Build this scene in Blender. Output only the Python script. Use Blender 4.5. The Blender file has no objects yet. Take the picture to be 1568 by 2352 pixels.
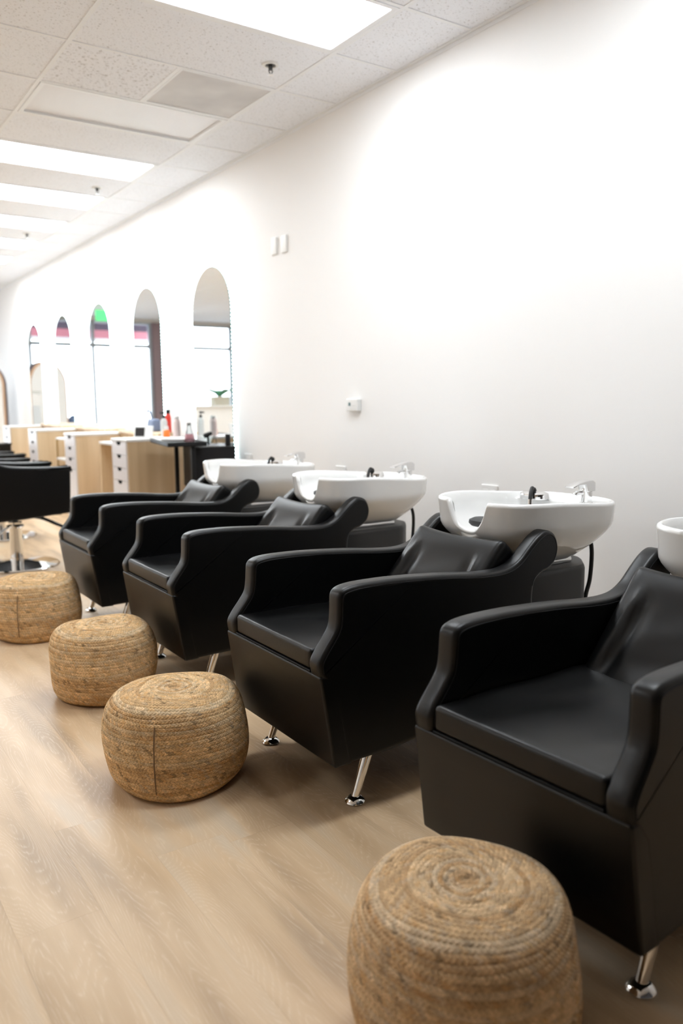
import bpy, bmesh, math, random
import numpy as np
from mathutils import Vector, Matrix
random.seed(7); rng = np.random.default_rng(7)
scene = bpy.context.scene
COL = scene.collection
pi = math.pi

# ------------------------------------------------------------------ camera
CAM_H = 1.25
F_PX = 1841.0
yaw, pitch, roll = 0.59572, -0.13990, -0.00712
fw = Vector((math.sin(yaw)*math.cos(pitch), math.cos(yaw)*math.cos(pitch), math.sin(pitch)))
rt0 = Vector((math.cos(yaw), -math.sin(yaw), 0)); up0 = rt0.cross(fw)
rt = rt0*math.cos(roll) + up0*math.sin(roll); up = up0*math.cos(roll) - rt0*math.sin(roll)
cam = bpy.data.cameras.new('camera'); cam_o = bpy.data.objects.new('camera', cam); COL.objects.link(cam_o)
cam_o.matrix_world = Matrix(((rt.x, up.x, -fw.x, 0), (rt.y, up.y, -fw.y, 0), (rt.z, up.z, -fw.z, CAM_H), (0, 0, 0, 1)))
cam.sensor_fit = 'VERTICAL'; cam.sensor_height = 36.0; cam.lens = F_PX/2352*36.0
cam.clip_start = 0.05; cam.clip_end = 200
cam.dof.use_dof = True; cam.dof.focus_distance = 2.65; cam.dof.aperture_fstop = 2.0
scene.camera = cam_o

# ------------------------------------------------------------------ world, exposure
world = bpy.data.worlds.new('world'); scene.world = world; world.use_nodes = True
bg = world.node_tree.nodes['Background']; bg.inputs[0].default_value = (0.84, 0.91, 1.0, 1); bg.inputs[1].default_value = 6.5
scene.view_settings.view_transform = 'Standard'; scene.view_settings.look = 'None'
scene.view_settings.gamma = 1.0; scene.view_settings.use_curve_mapping = False
scene.view_settings.exposure = 0.58
PANEL = 13.0           # strength of the lit ceiling panels
scene.cycles.max_bounces = 9; scene.cycles.diffuse_bounces = 6; scene.cycles.glossy_bounces = 5
scene.cycles.caustics_reflective = False; scene.cycles.caustics_refractive = False
scene.cycles.sample_clamp_indirect = 8.0

# room numbers
XW = 2.991; XL = -4.0; YB = -2.6; YF = 18.0; ZC = 3.077
XA = 2.5492; Y0 = 3.8120; S = 0.6096

# ------------------------------------------------------------------ materials
def new_mat(name):
    m = bpy.data.materials.new(name); m.use_nodes = True
    nt = m.node_tree; b = nt.nodes['Principled BSDF']
    return m, nt, b
def N(nt, t, **kw):
    n = nt.nodes.new(t)
    for k, v in kw.items(): setattr(n, k, v)
    return n
def simple(name, col, rough=0.5, metal=0.0, spec=0.5, bump=None, coat=0.0):
    m, nt, b = new_mat(name)
    b.inputs['Base Color'].default_value = (*col, 1); b.inputs['Roughness'].default_value = rough
    b.inputs['Metallic'].default_value = metal; b.inputs['Specular IOR Level'].default_value = spec
    b.inputs['Coat Weight'].default_value = coat
    if bump:
        sc, st, dist = bump
        tc = N(nt, 'ShaderNodeTexCoord'); no = N(nt, 'ShaderNodeTexNoise'); bu = N(nt, 'ShaderNodeBump')
        no.inputs['Scale'].default_value = sc; no.inputs['Detail'].default_value = 4
        bu.inputs['Strength'].default_value = st; bu.inputs['Distance'].default_value = dist
        nt.links.new(tc.outputs['Object'], no.inputs['Vector']); nt.links.new(no.outputs['Fac'], bu.inputs['Height'])
        nt.links.new(bu.outputs['Normal'], b.inputs['Normal'])
    return m
def emit(name, col, s):
    m, nt, b = new_mat(name)
    b.inputs['Base Color'].default_value = (*col, 1)
    b.inputs['Emission Color'].default_value = (*col, 1); b.inputs['Emission Strength'].default_value = s
    return m
def ramp(nt, stops):
    r = N(nt, 'ShaderNodeValToRGB'); e = r.color_ramp.elements
    while len(e) < len(stops): e.new(0.5)
    for i, (p, c) in enumerate(stops):
        e[i].position = p; e[i].color = (*c, 1) if len(c) == 3 else c
    return r

M = {}
M['wall'] = simple('white_wall_paint', (0.86, 0.855, 0.85), 0.6, spec=0.3, bump=(60, 0.05, 0.002))
M['trim'] = simple('white_trim', (0.80, 0.79, 0.78), 0.45)
M['grid'] = simple('white_ceiling_grid', (0.86, 0.88, 0.91), 0.5)
M['plastic_white'] = simple('white_plastic', (0.78, 0.78, 0.77), 0.35)
M['ceramic'] = simple('white_ceramic', (0.86, 0.86, 0.85), 0.07, spec=0.55, coat=0.3)
M['chrome'] = simple('chrome', (0.82, 0.82, 0.82), 0.06, metal=1)
M['dark_metal'] = simple('dark_metal', (0.05, 0.05, 0.05), 0.35, metal=0.6)
M['black_plastic'] = simple('black_plastic', (0.006, 0.006, 0.007), 0.42, spec=0.3)
M['rubber'] = simple('black_rubber', (0.012, 0.012, 0.013), 0.55)
M['pad'] = simple('dark_grey_pad', (0.05, 0.05, 0.05), 0.7)
M['leather'] = simple('black_leather', (0.0018, 0.0018, 0.002), 0.36, spec=0.31, bump=(260, 0.10, 0.0012))
M['piping'] = simple('black_seam', (0.003, 0.003, 0.0035), 0.6, spec=0.2)
M['pedestal'] = simple('black_vinyl', (0.010, 0.010, 0.010), 0.42, spec=0.45, bump=(200, 0.08, 0.001))
M['drawer'] = simple('white_drawer', (0.74, 0.72, 0.74), 0.35)
M['gold'] = simple('brass_frame', (0.70, 0.50, 0.22), 0.3, metal=1)
M['pole'] = simple('window_frame_metal', (0.42, 0.47, 0.52), 0.4)
M['soffit'] = simple('dark_purple_soffit', (0.10, 0.07, 0.10), 0.6)
M['redsign'] = simple('red_sign_band', (0.62, 0.22, 0.26), 0.5)
M['brickcol'] = simple('mauve_column', (0.33, 0.25, 0.28), 0.7)
M['ground'] = simple('concrete_ground', (0.62, 0.62, 0.62), 0.8, bump=(20, 0.2, 0.01))
M['leaf'] = simple('green_leaf', (0.03, 0.16, 0.08), 0.4)
M['planter'] = simple('beige_planter', (0.55, 0.50, 0.40), 0.6)
M['panel_lit'] = emit('lit_diffuser', (0.90, 0.955, 1.0), PANEL)
M['panel_off'] = simple('unlit_diffuser', (0.78, 0.78, 0.81), 0.35)
M['led'] = emit('led_dots', (0.80, 1.0, 1.0), 8.0)
M['exit'] = emit('green_sign', (0.10, 0.62, 0.22), 0.9)
M['skin'] = simple('mannequin_skin', (0.60, 0.36, 0.27), 0.5)
M['bluehair'] = simple('blue_grey_hair', (0.09, 0.13, 0.22), 0.4)
M['bag'] = simple('blue_grey_leather', (0.13, 0.17, 0.27), 0.5)
M['red'] = simple('red_bottle', (0.62, 0.035, 0.02), 0.3)
M['orange'] = simple('orange_liquid', (0.85, 0.20, 0.03), 0.25)
M['pink'] = simple('pink_liquid', (0.62, 0.30, 0.34), 0.2)
M['pale_pink'] = simple('pale_pink_bottle', (0.80, 0.66, 0.64), 0.35)
M['grey_bottle'] = simple('pale_grey_bottle', (0.55, 0.56, 0.55), 0.35)
M['screen'] = simple('dark_screen', (0.03, 0.03, 0.032), 0.15)
M['lcd'] = simple('teal_lcd', (0.09, 0.16, 0.17), 0.3)
M['mirror'] = simple('mirror_glass', (0.93, 0.95, 0.95), 0.015, metal=1)
M['mirror_edge'] = simple('green_glass_edge', (0.10, 0.22, 0.22), 0.2)
M['brown'] = simple('brown_wood_frame', (0.42, 0.26, 0.16), 0.45)
M['dark_back'] = simple('dark_backing', (0.055, 0.045, 0.055), 0.7)
M['black_hole'] = simple('black_cutout', (0.006, 0.006, 0.007), 0.8, spec=0.1)

def glass_mat():
    m = bpy.data.materials.new('clear_glass'); m.use_nodes = True; nt = m.node_tree
    nt.nodes.clear()
    o = N(nt, 'ShaderNodeOutputMaterial'); mx = N(nt, 'ShaderNodeMixShader'); t = N(nt, 'ShaderNodeBsdfTransparent')
    g = N(nt, 'ShaderNodeBsdfGlossy'); f = N(nt, 'ShaderNodeFresnel')
    g.inputs['Roughness'].default_value = 0.02; f.inputs['IOR'].default_value = 1.35
    t.inputs['Color'].default_value = (0.95, 0.97, 0.97, 1)
    nt.links.new(f.outputs[0], mx.inputs[0]); nt.links.new(t.outputs[0], mx.inputs[1]); nt.links.new(g.outputs[0], mx.inputs[2])
    nt.links.new(mx.outputs[0], o.inputs[0]); return m
M['glass'] = glass_mat()

def tile_mat(name, scale, th, depth):
    m, nt, b = new_mat(name)
    tc = N(nt, 'ShaderNodeTexCoord'); oi = N(nt, 'ShaderNodeObjectInfo')
    ad = N(nt, 'ShaderNodeVectorMath', operation='ADD')
    sc = N(nt, 'ShaderNodeVectorMath', operation='SCALE'); sc.inputs['Scale'].default_value = 30
    cmb = N(nt, 'ShaderNodeCombineXYZ')
    nt.links.new(oi.outputs['Random'], cmb.inputs[0]); nt.links.new(oi.outputs['Random'], cmb.inputs[1])
    nt.links.new(cmb.outputs[0], sc.inputs[0]); nt.links.new(tc.outputs['Object'], ad.inputs[0]); nt.links.new(sc.outputs[0], ad.inputs[1])
    no = N(nt, 'ShaderNodeTexNoise'); no.inputs['Scale'].default_value = scale; no.inputs['Detail'].default_value = 3; no.inputs['Distortion'].default_value = 0.8
    nt.links.new(ad.outputs[0], no.inputs['Vector'])
    lo = (0.58, 0.585, 0.61); hi = (0.875, 0.90, 0.955)
    r = ramp(nt, [(th-0.03, lo), (th+0.035, hi)])
    nt.links.new(no.outputs['Fac'], r.inputs[0]); nt.links.new(r.outputs[0], b.inputs['Base Color'])
    bu = N(nt, 'ShaderNodeBump'); bu.inputs['Strength'].default_value = 0.6; bu.inputs['Distance'].default_value = depth
    nt.links.new(r.outputs[0], bu.inputs['Height']); nt.links.new(bu.outputs['Normal'], b.inputs['Normal'])
    b.inputs['Roughness'].default_value = 0.9; b.inputs['Specular IOR Level'].default_value = 0.1
    return m
M['tile'] = tile_mat('speckled_tile', 95, 0.36, 0.002)
M['tile_coarse'] = tile_mat('coarse_tile', 60, 0.385, 0.004)

def vent_mat():
    m, nt, b = new_mat('perforated_metal')
    tc = N(nt, 'ShaderNodeTexCoord'); vo = N(nt, 'ShaderNodeTexVoronoi'); vo.inputs['Scale'].default_value = 130; vo.inputs['Randomness'].default_value = 0
    nt.links.new(tc.outputs['Object'], vo.inputs['Vector'])
    r = ramp(nt, [(0.22, (0.34, 0.34, 0.345)), (0.34, (0.66, 0.655, 0.665))])
    no = N(nt, 'ShaderNodeTexNoise'); no.inputs['Scale'].default_value = 3.5
    nt.links.new(tc.outputs['Object'], no.inputs['Vector'])
    r2 = ramp(nt, [(0.3, (0.85, 0.84, 0.84)), (0.65, (1.06, 1.06, 1.05))])
    nt.links.new(no.outputs['Fac'], r2.inputs[0])
    mx = N(nt, 'ShaderNodeMix', data_type='RGBA', blend_type='MULTIPLY'); mx.inputs[0].default_value = 1
    nt.links.new(vo.outputs['Distance'], r.inputs[0]); nt.links.new(r.outputs[0], mx.inputs[6]); nt.links.new(r2.outputs[0], mx.inputs[7])
    nt.links.new(mx.outputs[2], b.inputs['Base Color']); b.inputs['Roughness'].default_value = 0.6
    return m
M['vent'] = vent_mat()

def plank_mat():
    m, nt, b = new_mat('limed_oak_plank')
    L = nt.links.new
    geo = N(nt, 'ShaderNodeNewGeometry'); oi = N(nt, 'ShaderNodeObjectInfo')
    off = N(nt, 'ShaderNodeVectorMath', operation='SCALE'); off.inputs['Scale'].default_value = 37.0
    cmb = N(nt, 'ShaderNodeCombineXYZ'); L(oi.outputs['Random'], cmb.inputs[0]); L(oi.outputs['Random'], cmb.inputs[1]); L(oi.outputs['Random'], cmb.inputs[2])
    L(cmb.outputs[0], off.inputs[0])
    ad = N(nt, 'ShaderNodeVectorMath', operation='ADD'); L(geo.outputs['Position'], ad.inputs[0]); L(off.outputs[0], ad.inputs[1])
    sof = N(nt, 'ShaderNodeVectorMath', operation='SCALE'); sof.inputs['Scale'].default_value = 0.14; L(cmb.outputs[0], sof.inputs[0])
    soft = N(nt, 'ShaderNodeVectorMath', operation='ADD'); L(geo.outputs['Position'], soft.inputs[0]); L(sof.outputs[0], soft.inputs[1])
    def scaled(v, s):
        n = N(nt, 'ShaderNodeVectorMath', operation='MULTIPLY'); n.inputs[1].default_value = s; L(v, n.inputs[0]); return n.outputs[0]
    # smooth field whose contours give cathedral grain
    f = N(nt, 'ShaderNodeTexNoise'); f.inputs['Scale'].default_value = 1.0; f.inputs['Detail'].default_value = 1.2; f.inputs['Distortion'].default_value = 0.25
    L(scaled(ad.outputs[0], (4.8, 1.0, 1)), f.inputs['Vector'])
    w = N(nt, 'ShaderNodeTexNoise'); w.inputs['Scale'].default_value = 1.0; w.inputs['Detail'].default_value = 3
    L(scaled(ad.outputs[0], (55, 14, 1)), w.inputs['Vector'])
    a1 = N(nt, 'ShaderNodeMath', operation='MULTIPLY'); a1.inputs[1].default_value = 66; L(f.outputs['Fac'], a1.inputs[0])
    a2 = N(nt, 'ShaderNodeMath', operation='MULTIPLY_ADD'); a2.inputs[1].default_value = 1.3; L(w.outputs['Fac'], a2.inputs[0]); L(a1.outputs[0], a2.inputs[2])
    fr = N(nt, 'ShaderNodeMath', operation='FRACT'); L(a2.outputs[0], fr.inputs[0])
    lines = ramp(nt, [(0.0, (1, 1, 1)), (0.22, (0.25, 0.25, 0.25)), (0.55, (0, 0, 0)), (0.86, (0.2, 0.2, 0.2)), (1.0, (1, 1, 1))])
    L(fr.outputs[0], lines.inputs[0])
    fib = N(nt, 'ShaderNodeTexNoise'); fib.inputs['Scale'].default_value = 1.0; fib.inputs['Detail'].default_value = 4
    L(scaled(ad.outputs[0], (240, 9, 1)), fib.inputs['Vector'])
    # broad tone patches: warm tan to pale grey beige
    pt = N(nt, 'ShaderNodeTexNoise'); pt.inputs['Scale'].default_value = 1.0; pt.inputs['Detail'].default_value = 2.5
    L(scaled(soft.outputs[0], (7, 1.1, 1)), pt.inputs['Vector'])
    base = ramp(nt, [(0.30, (0.42, 0.295, 0.180)), (0.43, (0.545, 0.380, 0.225)), (0.55, (0.655, 0.475, 0.295)), (0.68, (0.625, 0.495, 0.350))])
    L(pt.outputs['Fac'], base.inputs[0])
    lm = N(nt, 'ShaderNodeMath', operation='MULTIPLY'); L(lines.outputs[0], lm.inputs[0])
    fm = N(nt, 'ShaderNodeMapRange'); fm.inputs['From Min'].default_value = 0.38; fm.inputs['From Max'].default_value = 0.66; fm.inputs['To Max'].default_value = 0.34
    L(fib.outputs['Fac'], fm.inputs[0]); L(fm.outputs[0], lm.inputs[1])
    mx = N(nt, 'ShaderNodeMix', data_type='RGBA'); mx.inputs[7].default_value = (0.86, 0.74, 0.58, 1)
    L(lm.outputs[0], mx.inputs[0]); L(base.outputs[0], mx.inputs[6])
    # per plank tone
    hv = N(nt, 'ShaderNodeHueSaturation'); pr = N(nt, 'ShaderNodeMapRange'); pr.inputs['To Min'].default_value = 0.96; pr.inputs['To Max'].default_value = 1.03
    L(oi.outputs['Random'], pr.inputs[0]); L(pr.outputs[0], hv.inputs['Value']); L(mx.outputs[2], hv.inputs['Color'])
    L(hv.outputs[0], b.inputs['Base Color'])
    b.inputs['Roughness'].default_value = 0.42; b.inputs['Specular IOR Level'].default_value = 0.4
    bu = N(nt, 'ShaderNodeBump'); bu.inputs['Strength'].default_value = 0.12; bu.inputs['Distance'].default_value = 0.002
    L(lm.outputs[0], bu.inputs['Height']); L(bu.outputs['Normal'], b.inputs['Normal'])
    return m
M['plank'] = plank_mat()

def wood_mat():
    m, nt, b = new_mat('pale_oak_veneer'); L = nt.links.new
    tc = N(nt, 'ShaderNodeNewGeometry')
    mp = N(nt, 'ShaderNodeVectorMath', operation='MULTIPLY'); mp.inputs[1].default_value = (9, 9, 0.35); L(tc.outputs['Position'], mp.inputs[0])
    no = N(nt, 'ShaderNodeTexNoise'); no.inputs['Scale'].default_value = 1; no.inputs['Detail'].default_value = 1; L(mp.outputs[0], no.inputs['Vector'])
    mp2 = N(nt, 'ShaderNodeVectorMath', operation='MULTIPLY'); mp2.inputs[1].default_value = (90, 90, 3); L(tc.outputs['Position'], mp2.inputs[0])
    n2 = N(nt, 'ShaderNodeTexNoise'); n2.inputs['Scale'].default_value = 1; n2.inputs['Detail'].default_value = 3; L(mp2.outputs[0], n2.inputs['Vector'])
    ad = N(nt, 'ShaderNodeMath', operation='MULTIPLY_ADD'); ad.inputs[1].default_value = 0.25; L(n2.outputs['Fac'], ad.inputs[0]); L(no.outputs['Fac'], ad.inputs[2])
    r = ramp(nt, [(0.42, (0.58, 0.415, 0.245)), (0.62, (0.67, 0.505, 0.32)), (0.8, (0.76, 0.60, 0.41))])
    L(ad.outputs[0], r.inputs[0]); L(r.outputs[0], b.inputs['Base Color']); b.inputs['Roughness'].default_value = 0.45
    return m
M['wood'] = wood_mat()

def jute_mat():
    m, nt, b = new_mat('braided_jute'); L = nt.links.new
    at = N(nt, 'ShaderNodeAttribute'); at.attribute_name = 'Col'
    tc = N(nt, 'ShaderNodeTexCoord'); no = N(nt, 'ShaderNodeTexNoise'); no.inputs['Scale'].default_value = 260; no.inputs['Detail'].default_value = 3
    L(tc.outputs['Object'], no.inputs['Vector'])
    r = ramp(nt, [(0.3, (0.72, 0.70, 0.68)), (0.7, (1.18, 1.16, 1.14))]); L(no.outputs['Fac'], r.inputs[0])
    mx = N(nt, 'ShaderNodeMix', data_type='RGBA', blend_type='MULTIPLY'); mx.inputs[0].default_value = 1
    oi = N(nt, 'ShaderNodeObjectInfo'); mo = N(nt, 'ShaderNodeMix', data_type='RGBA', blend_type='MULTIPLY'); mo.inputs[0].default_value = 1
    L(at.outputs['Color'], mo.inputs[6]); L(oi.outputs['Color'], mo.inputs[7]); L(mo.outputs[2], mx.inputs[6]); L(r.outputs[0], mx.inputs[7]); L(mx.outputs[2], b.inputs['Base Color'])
    b.inputs['Roughness'].default_value = 0.85; b.inputs['Specular IOR Level'].default_value = 0.2
    bu = N(nt, 'ShaderNodeBump'); bu.inputs['Strength'].default_value = 0.35; bu.inputs['Distance'].default_value = 0.002
    L(no.outputs['Fac'], bu.inputs['Height']); L(bu.outputs['Normal'], b.inputs['Normal'])
    return m
M['jute'] = jute_mat()

# ------------------------------------------------------------------ mesh helpers
class MB:
    def __init__(self): self.v = []; self.f = []
    def add(self, vs, fs):
        o = len(self.v); self.v += [tuple(p) for p in vs]; self.f += [tuple(i+o for i in f) for f in fs]; return self
    def box(self, x0, x1, y0, y1, z0, z1):
        vs = [(x, y, z) for x in (x0, x1) for y in (y0, y1) for z in (z0, z1)]
        return self.add(vs, [(0, 1, 3, 2), (4, 6, 7, 5), (0, 4, 5, 1), (2, 3, 7, 6), (0, 2, 6, 4), (1, 5, 7, 3)])
    def rbox(self, x0, x1, y0, y1, z0, z1, r=0.01, n=(4, 4, 4), fn=None):
        c = np.array([(x0+x1)/2, (y0+y1)/2, (z0+z1)/2]); h = np.array([(x1-x0)/2, (y1-y0)/2, (z1-z0)/2])
        inner = h - r; ids = {}; vs = []; fs = []
        def ax(k):   # extra samples at the corners so that they round
            t = np.linspace(-inner[k], inner[k], n[k]+1)
            e = r*np.array([1.0, 0.62, 0.28])
            return np.concatenate([-inner[k]-e, t, inner[k]+e[::-1]])
        A = [ax(0), ax(1), ax(2)]
        def vid(i, j, k):
            key = (i, j, k)
            if key not in ids:
                p = np.array([A[0][i], A[1][j], A[2][k]]); q = np.clip(p, -inner, inner); d = p-q; l = np.linalg.norm(d)
                ps = q + (d/l*r if l > 1e-9 else d) + c
                if fn is not None: ps = fn(ps)
                ids[key] = len(vs); vs.append(tuple(ps))
            return ids[key]
        nx, ny, nz = len(A[0])-1, len(A[1])-1, len(A[2])-1
        for i in range(nx):
            for j in range(ny):
                fs.append((vid(i, j, 0), vid(i, j+1, 0), vid(i+1, j+1, 0), vid(i+1, j, 0)))
                fs.append((vid(i, j, nz), vid(i+1, j, nz), vid(i+1, j+1, nz), vid(i, j+1, nz)))
        for i in range(nx):
            for k in range(nz):
                fs.append((vid(i, 0, k), vid(i+1, 0, k), vid(i+1, 0, k+1), vid(i, 0, k+1)))
                fs.append((vid(i, ny, k), vid(i, ny, k+1), vid(i+1, ny, k+1), vid(i+1, ny, k)))
        for j in range(ny):
            for k in range(nz):
                fs.append((vid(0, j, k), vid(0, j, k+1), vid(0, j+1, k+1), vid(0, j+1, k)))
                fs.append((vid(nx, j, k), vid(nx, j+1, k), vid(nx, j+1, k+1), vid(nx, j, k+1)))
        return self.add(vs, fs)
    def lathe(self, prof, c=(0, 0, 0), n=32, sx=1.0, sy=1.0):
        vs = []; fs = []; k = len(prof)
        for i in range(n):
            t = 2*pi*i/n
            for r, z in prof: vs.append((c[0]+r*sx*math.cos(t), c[1]+r*sy*math.sin(t), c[2]+z))
        for i in range(n):
            j = (i+1) % n
            for a in range(k-1): fs.append((i*k+a, j*k+a, j*k+a+1, i*k+a+1))
        if prof[0][0] > 1e-6: fs.append(tuple(i*k for i in range(n))[::-1])
        if prof[-1][0] > 1e-6: fs.append(tuple(i*k+k-1 for i in range(n)))
        return self.add(vs, fs)
    def tube(self, pts, r, n=8, closed=False):
        pts = [Vector(p) for p in pts]; m = len(pts); rs = r if isinstance(r, (list, tuple)) else [r]*m
        vs = []; fs = []; prev = None
        for i, p in enumerate(pts):
            if closed: t = (pts[(i+1) % m]-pts[i-1])
            else: t = pts[min(i+1, m-1)]-pts[max(i-1, 0)]
            t.normalize()
            if prev is None:
                a = Vector((0, 0, 1)) if abs(t.z) < 0.9 else Vector((1, 0, 0)); u = t.cross(a).normalized()
            else: u = (prev - t*prev.dot(t)).normalized()
            prev = u; w = t.cross(u)
            for k in range(n):
                a = 2*pi*k/n; vs.append(p + (u*math.cos(a)+w*math.sin(a))*rs[i])
        for i in range(m if closed else m-1):
            j = (i+1) % m
            for k in range(n): fs.append((i*n+k, i*n+(k+1) % n, j*n+(k+1) % n, j*n+k))
        if not closed: fs += [tuple(range(n))[::-1], tuple((m-1)*n+k for k in range(n))]
        return self.add(vs, fs)
    def prism(self, poly, y0, y1, r=0.0, steps=3, yfn=None, axis='y'):
        """extrude a closed x-z outline along y, with rounded edges of radius r"""
        P = np.array(poly, float); m = len(P)
        area = 0.5*np.sum(P[:, 0]*np.roll(P[:, 1], -1)-np.roll(P[:, 0], -1)*P[:, 1])
        t = np.roll(P, -1, 0)-np.roll(P, 1, 0); t /= np.linalg.norm(t, axis=1)[:, None]+1e-12
        nrm = np.stack([-t[:, 1], t[:, 0]], 1)*(1 if area > 0 else -1)     # inward
        lv = []
        if r > 0:
            for s in range(steps+1):
                a = s/steps*pi/2; lv.append((y0+r*(1-math.sin(a)), r*(1-math.cos(a))))
            lv.append((y0, r+min(0.005, r*0.4)))
            lv = lv[::-1]
            hi = [(y0+y1-y, o) for y, o in lv[::-1]]
            lv = lv+hi
        else: lv = [(y0, 0), (y1, 0)]
        vs = []; fs = []
        for y, o in lv:
            Q = P+nrm*o
            for x, z in Q:
                yy = yfn(y, z) if yfn else y
                vs.append((x, yy, z) if axis == 'y' else (yy, x, z))
        for a in range(len(lv)-1):
            for i in range(m):
                j = (i+1) % m; fs.append((a*m+i, a*m+j, (a+1)*m+j, (a+1)*m+i))
        fs.append(tuple(range(m))[::-1]); fs.append(tuple((len(lv)-1)*m+i for i in range(m)))
        return self.add(vs, fs)
    def mesh(self, name, mat, smooth=None):
        me = bpy.data.meshes.new(name); me.from_pydata(self.v, [], self.f)
        bm = bmesh.new(); bm.from_mesh(me); bmesh.ops.recalc_face_normals(bm, faces=bm.faces); bm.to_mesh(me); bm.free()
        if mat: me.materials.append(mat)
        if smooth:
            me.shade_smooth(); me.set_sharp_from_angle(angle=math.radians(smooth))
            for p in me.polygons:
                if len(p.vertices) > 8: p.use_smooth = False
        me.update(); return me
    def build(self, name, mat, parent=None, smooth=None, loc=None):
        o = bpy.data.objects.new(name, self.mesh(name, mat, smooth)); COL.objects.link(o)
        if parent is not None: o.parent = parent
        if loc is not None: o.location = loc
        return o
def link_mesh(name, me, parent=None, loc=None, rotz=0.0):
    o = bpy.data.objects.new(name, me); COL.objects.link(o)
    if parent is not None: o.parent = parent
    if loc is not None: o.location = loc
    o.rotation_euler.z = rotz
    return o
def tag(o, label=None, cat=None, group=None, kind=None):
    if label: o['label'] = label
    if cat: o['category'] = cat
    if group: o['group'] = group
    if kind: o['kind'] = kind
    return o
def thing(name, label, cat, loc=(0, 0, 0), rotz=0.0, group=None):
    o = bpy.data.objects.new(name, None); COL.objects.link(o); o.location = loc; o.rotation_euler.z = rotz
    o.empty_display_size = 0.1
    return tag(o, label, cat, group)
def dup(root, loc, rotz=0.0, label=None, scale=None):
    def cp(o, par):
        c = o.copy(); COL.objects.link(c)
        if par is not None: c.parent = par
        for ch in kids[o]: cp(ch, c)
        return c
    kids = {}
    def walk(o):
        kids[o] = list(o.children)
        for ch in kids[o]: walk(ch)
    walk(root)
    r = cp(root, None); r.location = loc; r.rotation_euler.z = rotz
    if scale: r.scale = scale
    if label: r['label'] = label
    return r
def crv(pts, n=6, closed=False):
    P = [np.array(p, float) for p in pts]; m = len(P); out = []
    for i in range(m if closed else m-1):
        p0 = P[i-1] if (i > 0 or closed) else P[i]; p1 = P[i]; p2 = P[(i+1) % m]; p3 = P[(i+2) % m] if (closed or i+2 < m) else P[min(i+1, m-1)]
        for k in range(n):
            t = k/n
            out.append(0.5*((2*p1)+(-p0+p2)*t+(2*p0-5*p1+4*p2-p3)*t*t+(-p0+3*p1-3*p2+p3)*t**3))
    if not closed: out.append(P[-1])
    return out
def sstep(a, b, x):
    t = min(1, max(0, (x-a)/(b-a))); return t*t*(3-2*t)

# ------------------------------------------------------------------ structure: floor
floor = MB().box(XL, XW+0.1, YB, YF+0.2, -0.06, -0.006).build('floor', simple('floor_base', (0.30, 0.21, 0.13), 0.6)); tag(floor, kind='structure')
PW, PL = 0.20, 1.22
plank_mesh = {}
def plank(x0, y0, x1, y1):
    key = (round(x1-x0, 3), round(y1-y0, 3))
    if key not in plank_mesh:
        w, l = key; b = MB(); g = 0.00004; e = 0.0001
        lo = [(g, g), (w-g, g), (w-g, l-g), (g, l-g)]; hi = [(g+e, g+e), (w-g-e, g+e), (w-g-e, l-g-e), (g+e, l-g-e)]
        vs = [(x, y, -0.006) for x, y in lo]+[(x, y, -0.0008) for x, y in lo]+[(x, y, 0.0) for x, y in hi]
        fs = [(8, 9, 10, 11)]
        for i in range(4):
            j = (i+1) % 4; fs += [(i, j, 4+j, 4+i), (4+i, 4+j, 8+j, 8+i)]
        plank_mesh[key] = b.add(vs, fs).mesh('plank', M['plank'])
    return link_mesh('plank', plank_mesh[key], floor, (x0, y0, 0))
ncol_l = 5; rest = MB()
x = 0.73
while x > XL: x -= PW
x += PW
offs = {}
ci = 0
while x < XW-0.005:
    x1 = min(x+PW, XW)
    off = {0: 2.0}.get(round((x-0.73)/PW)) if abs(x-0.73) < 0.01 else (ci*0.437) % PL
    y = off
    while y > YB: y -= PL
    while y < YF:
        ya, yb = max(y, YB), min(y+PL, YF)
        if yb-ya > 0.02:
            if x > -0.75 and ya < 9.3 and yb > -0.3: plank(x, ya, x1, yb)
            else:
                g = 0.0006
                rest.add([(x+g, ya+g, 0), (x1-g, ya+g, 0), (x1-g, yb-g, 0), (x+g, yb-g, 0), (x+g, ya+g, -0.006), (x1-g, ya+g, -0.006), (x1-g, yb-g, -0.006), (x+g, yb-g, -0.006)],
                         [(0, 1, 2, 3), (0, 4, 5, 1), (1, 5, 6, 2), (2, 6, 7, 3), (3, 7, 4, 0)])
        y += PL
    x += PW; ci += 1
tag(rest.build('planks', M['plank'], floor), kind='stuff')

# ------------------------------------------------------------------ structure: walls
def wall(name, *b):
    return tag(MB().box(*b).build(name, M['wall']), kind='structure')
wall_right = wall('wall_right', XW, XW+0.1, YB, YF+0.2, -0.06, ZC+0.35)
wall('wall_left', XL-0.1, XL, YB, YF+0.2, -0.06, ZC+0.35)
wb = wall('wall_back', XL-0.1, XW+0.1, YB-0.1, YB, -0.06, ZC+0.35); wb.data.materials[0] = simple('charcoal_wall_paint', (0.06, 0.06, 0.065), 0.6)
wf = MB().box(XL, -3.10, YF, YF+0.2, -0.06, ZC+0.35).box(-3.10, XW, YF, YF+0.2, 3.02, ZC+0.35).build('wall_front', M['wall']); tag(wf, kind='structure')
tag(MB().box(-1.38, -1.05, YF-0.02, YF+0.22, 0, 3.02).build('trim_3', M['brickcol']), kind='structure')
tag(MB().box(XW-0.012, XW, YB, YF, 0, 0.1).build('baseboard_right', M['trim']), kind='structure')
tag(MB().box(XW-0.022, XW-0.0005, YB, YF, ZC-0.002, ZC+0.004).box(XW-0.003, XW-0.0005, YB, YF, ZC-0.022, ZC).build('trim_1', M['grid']), kind='structure')
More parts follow.
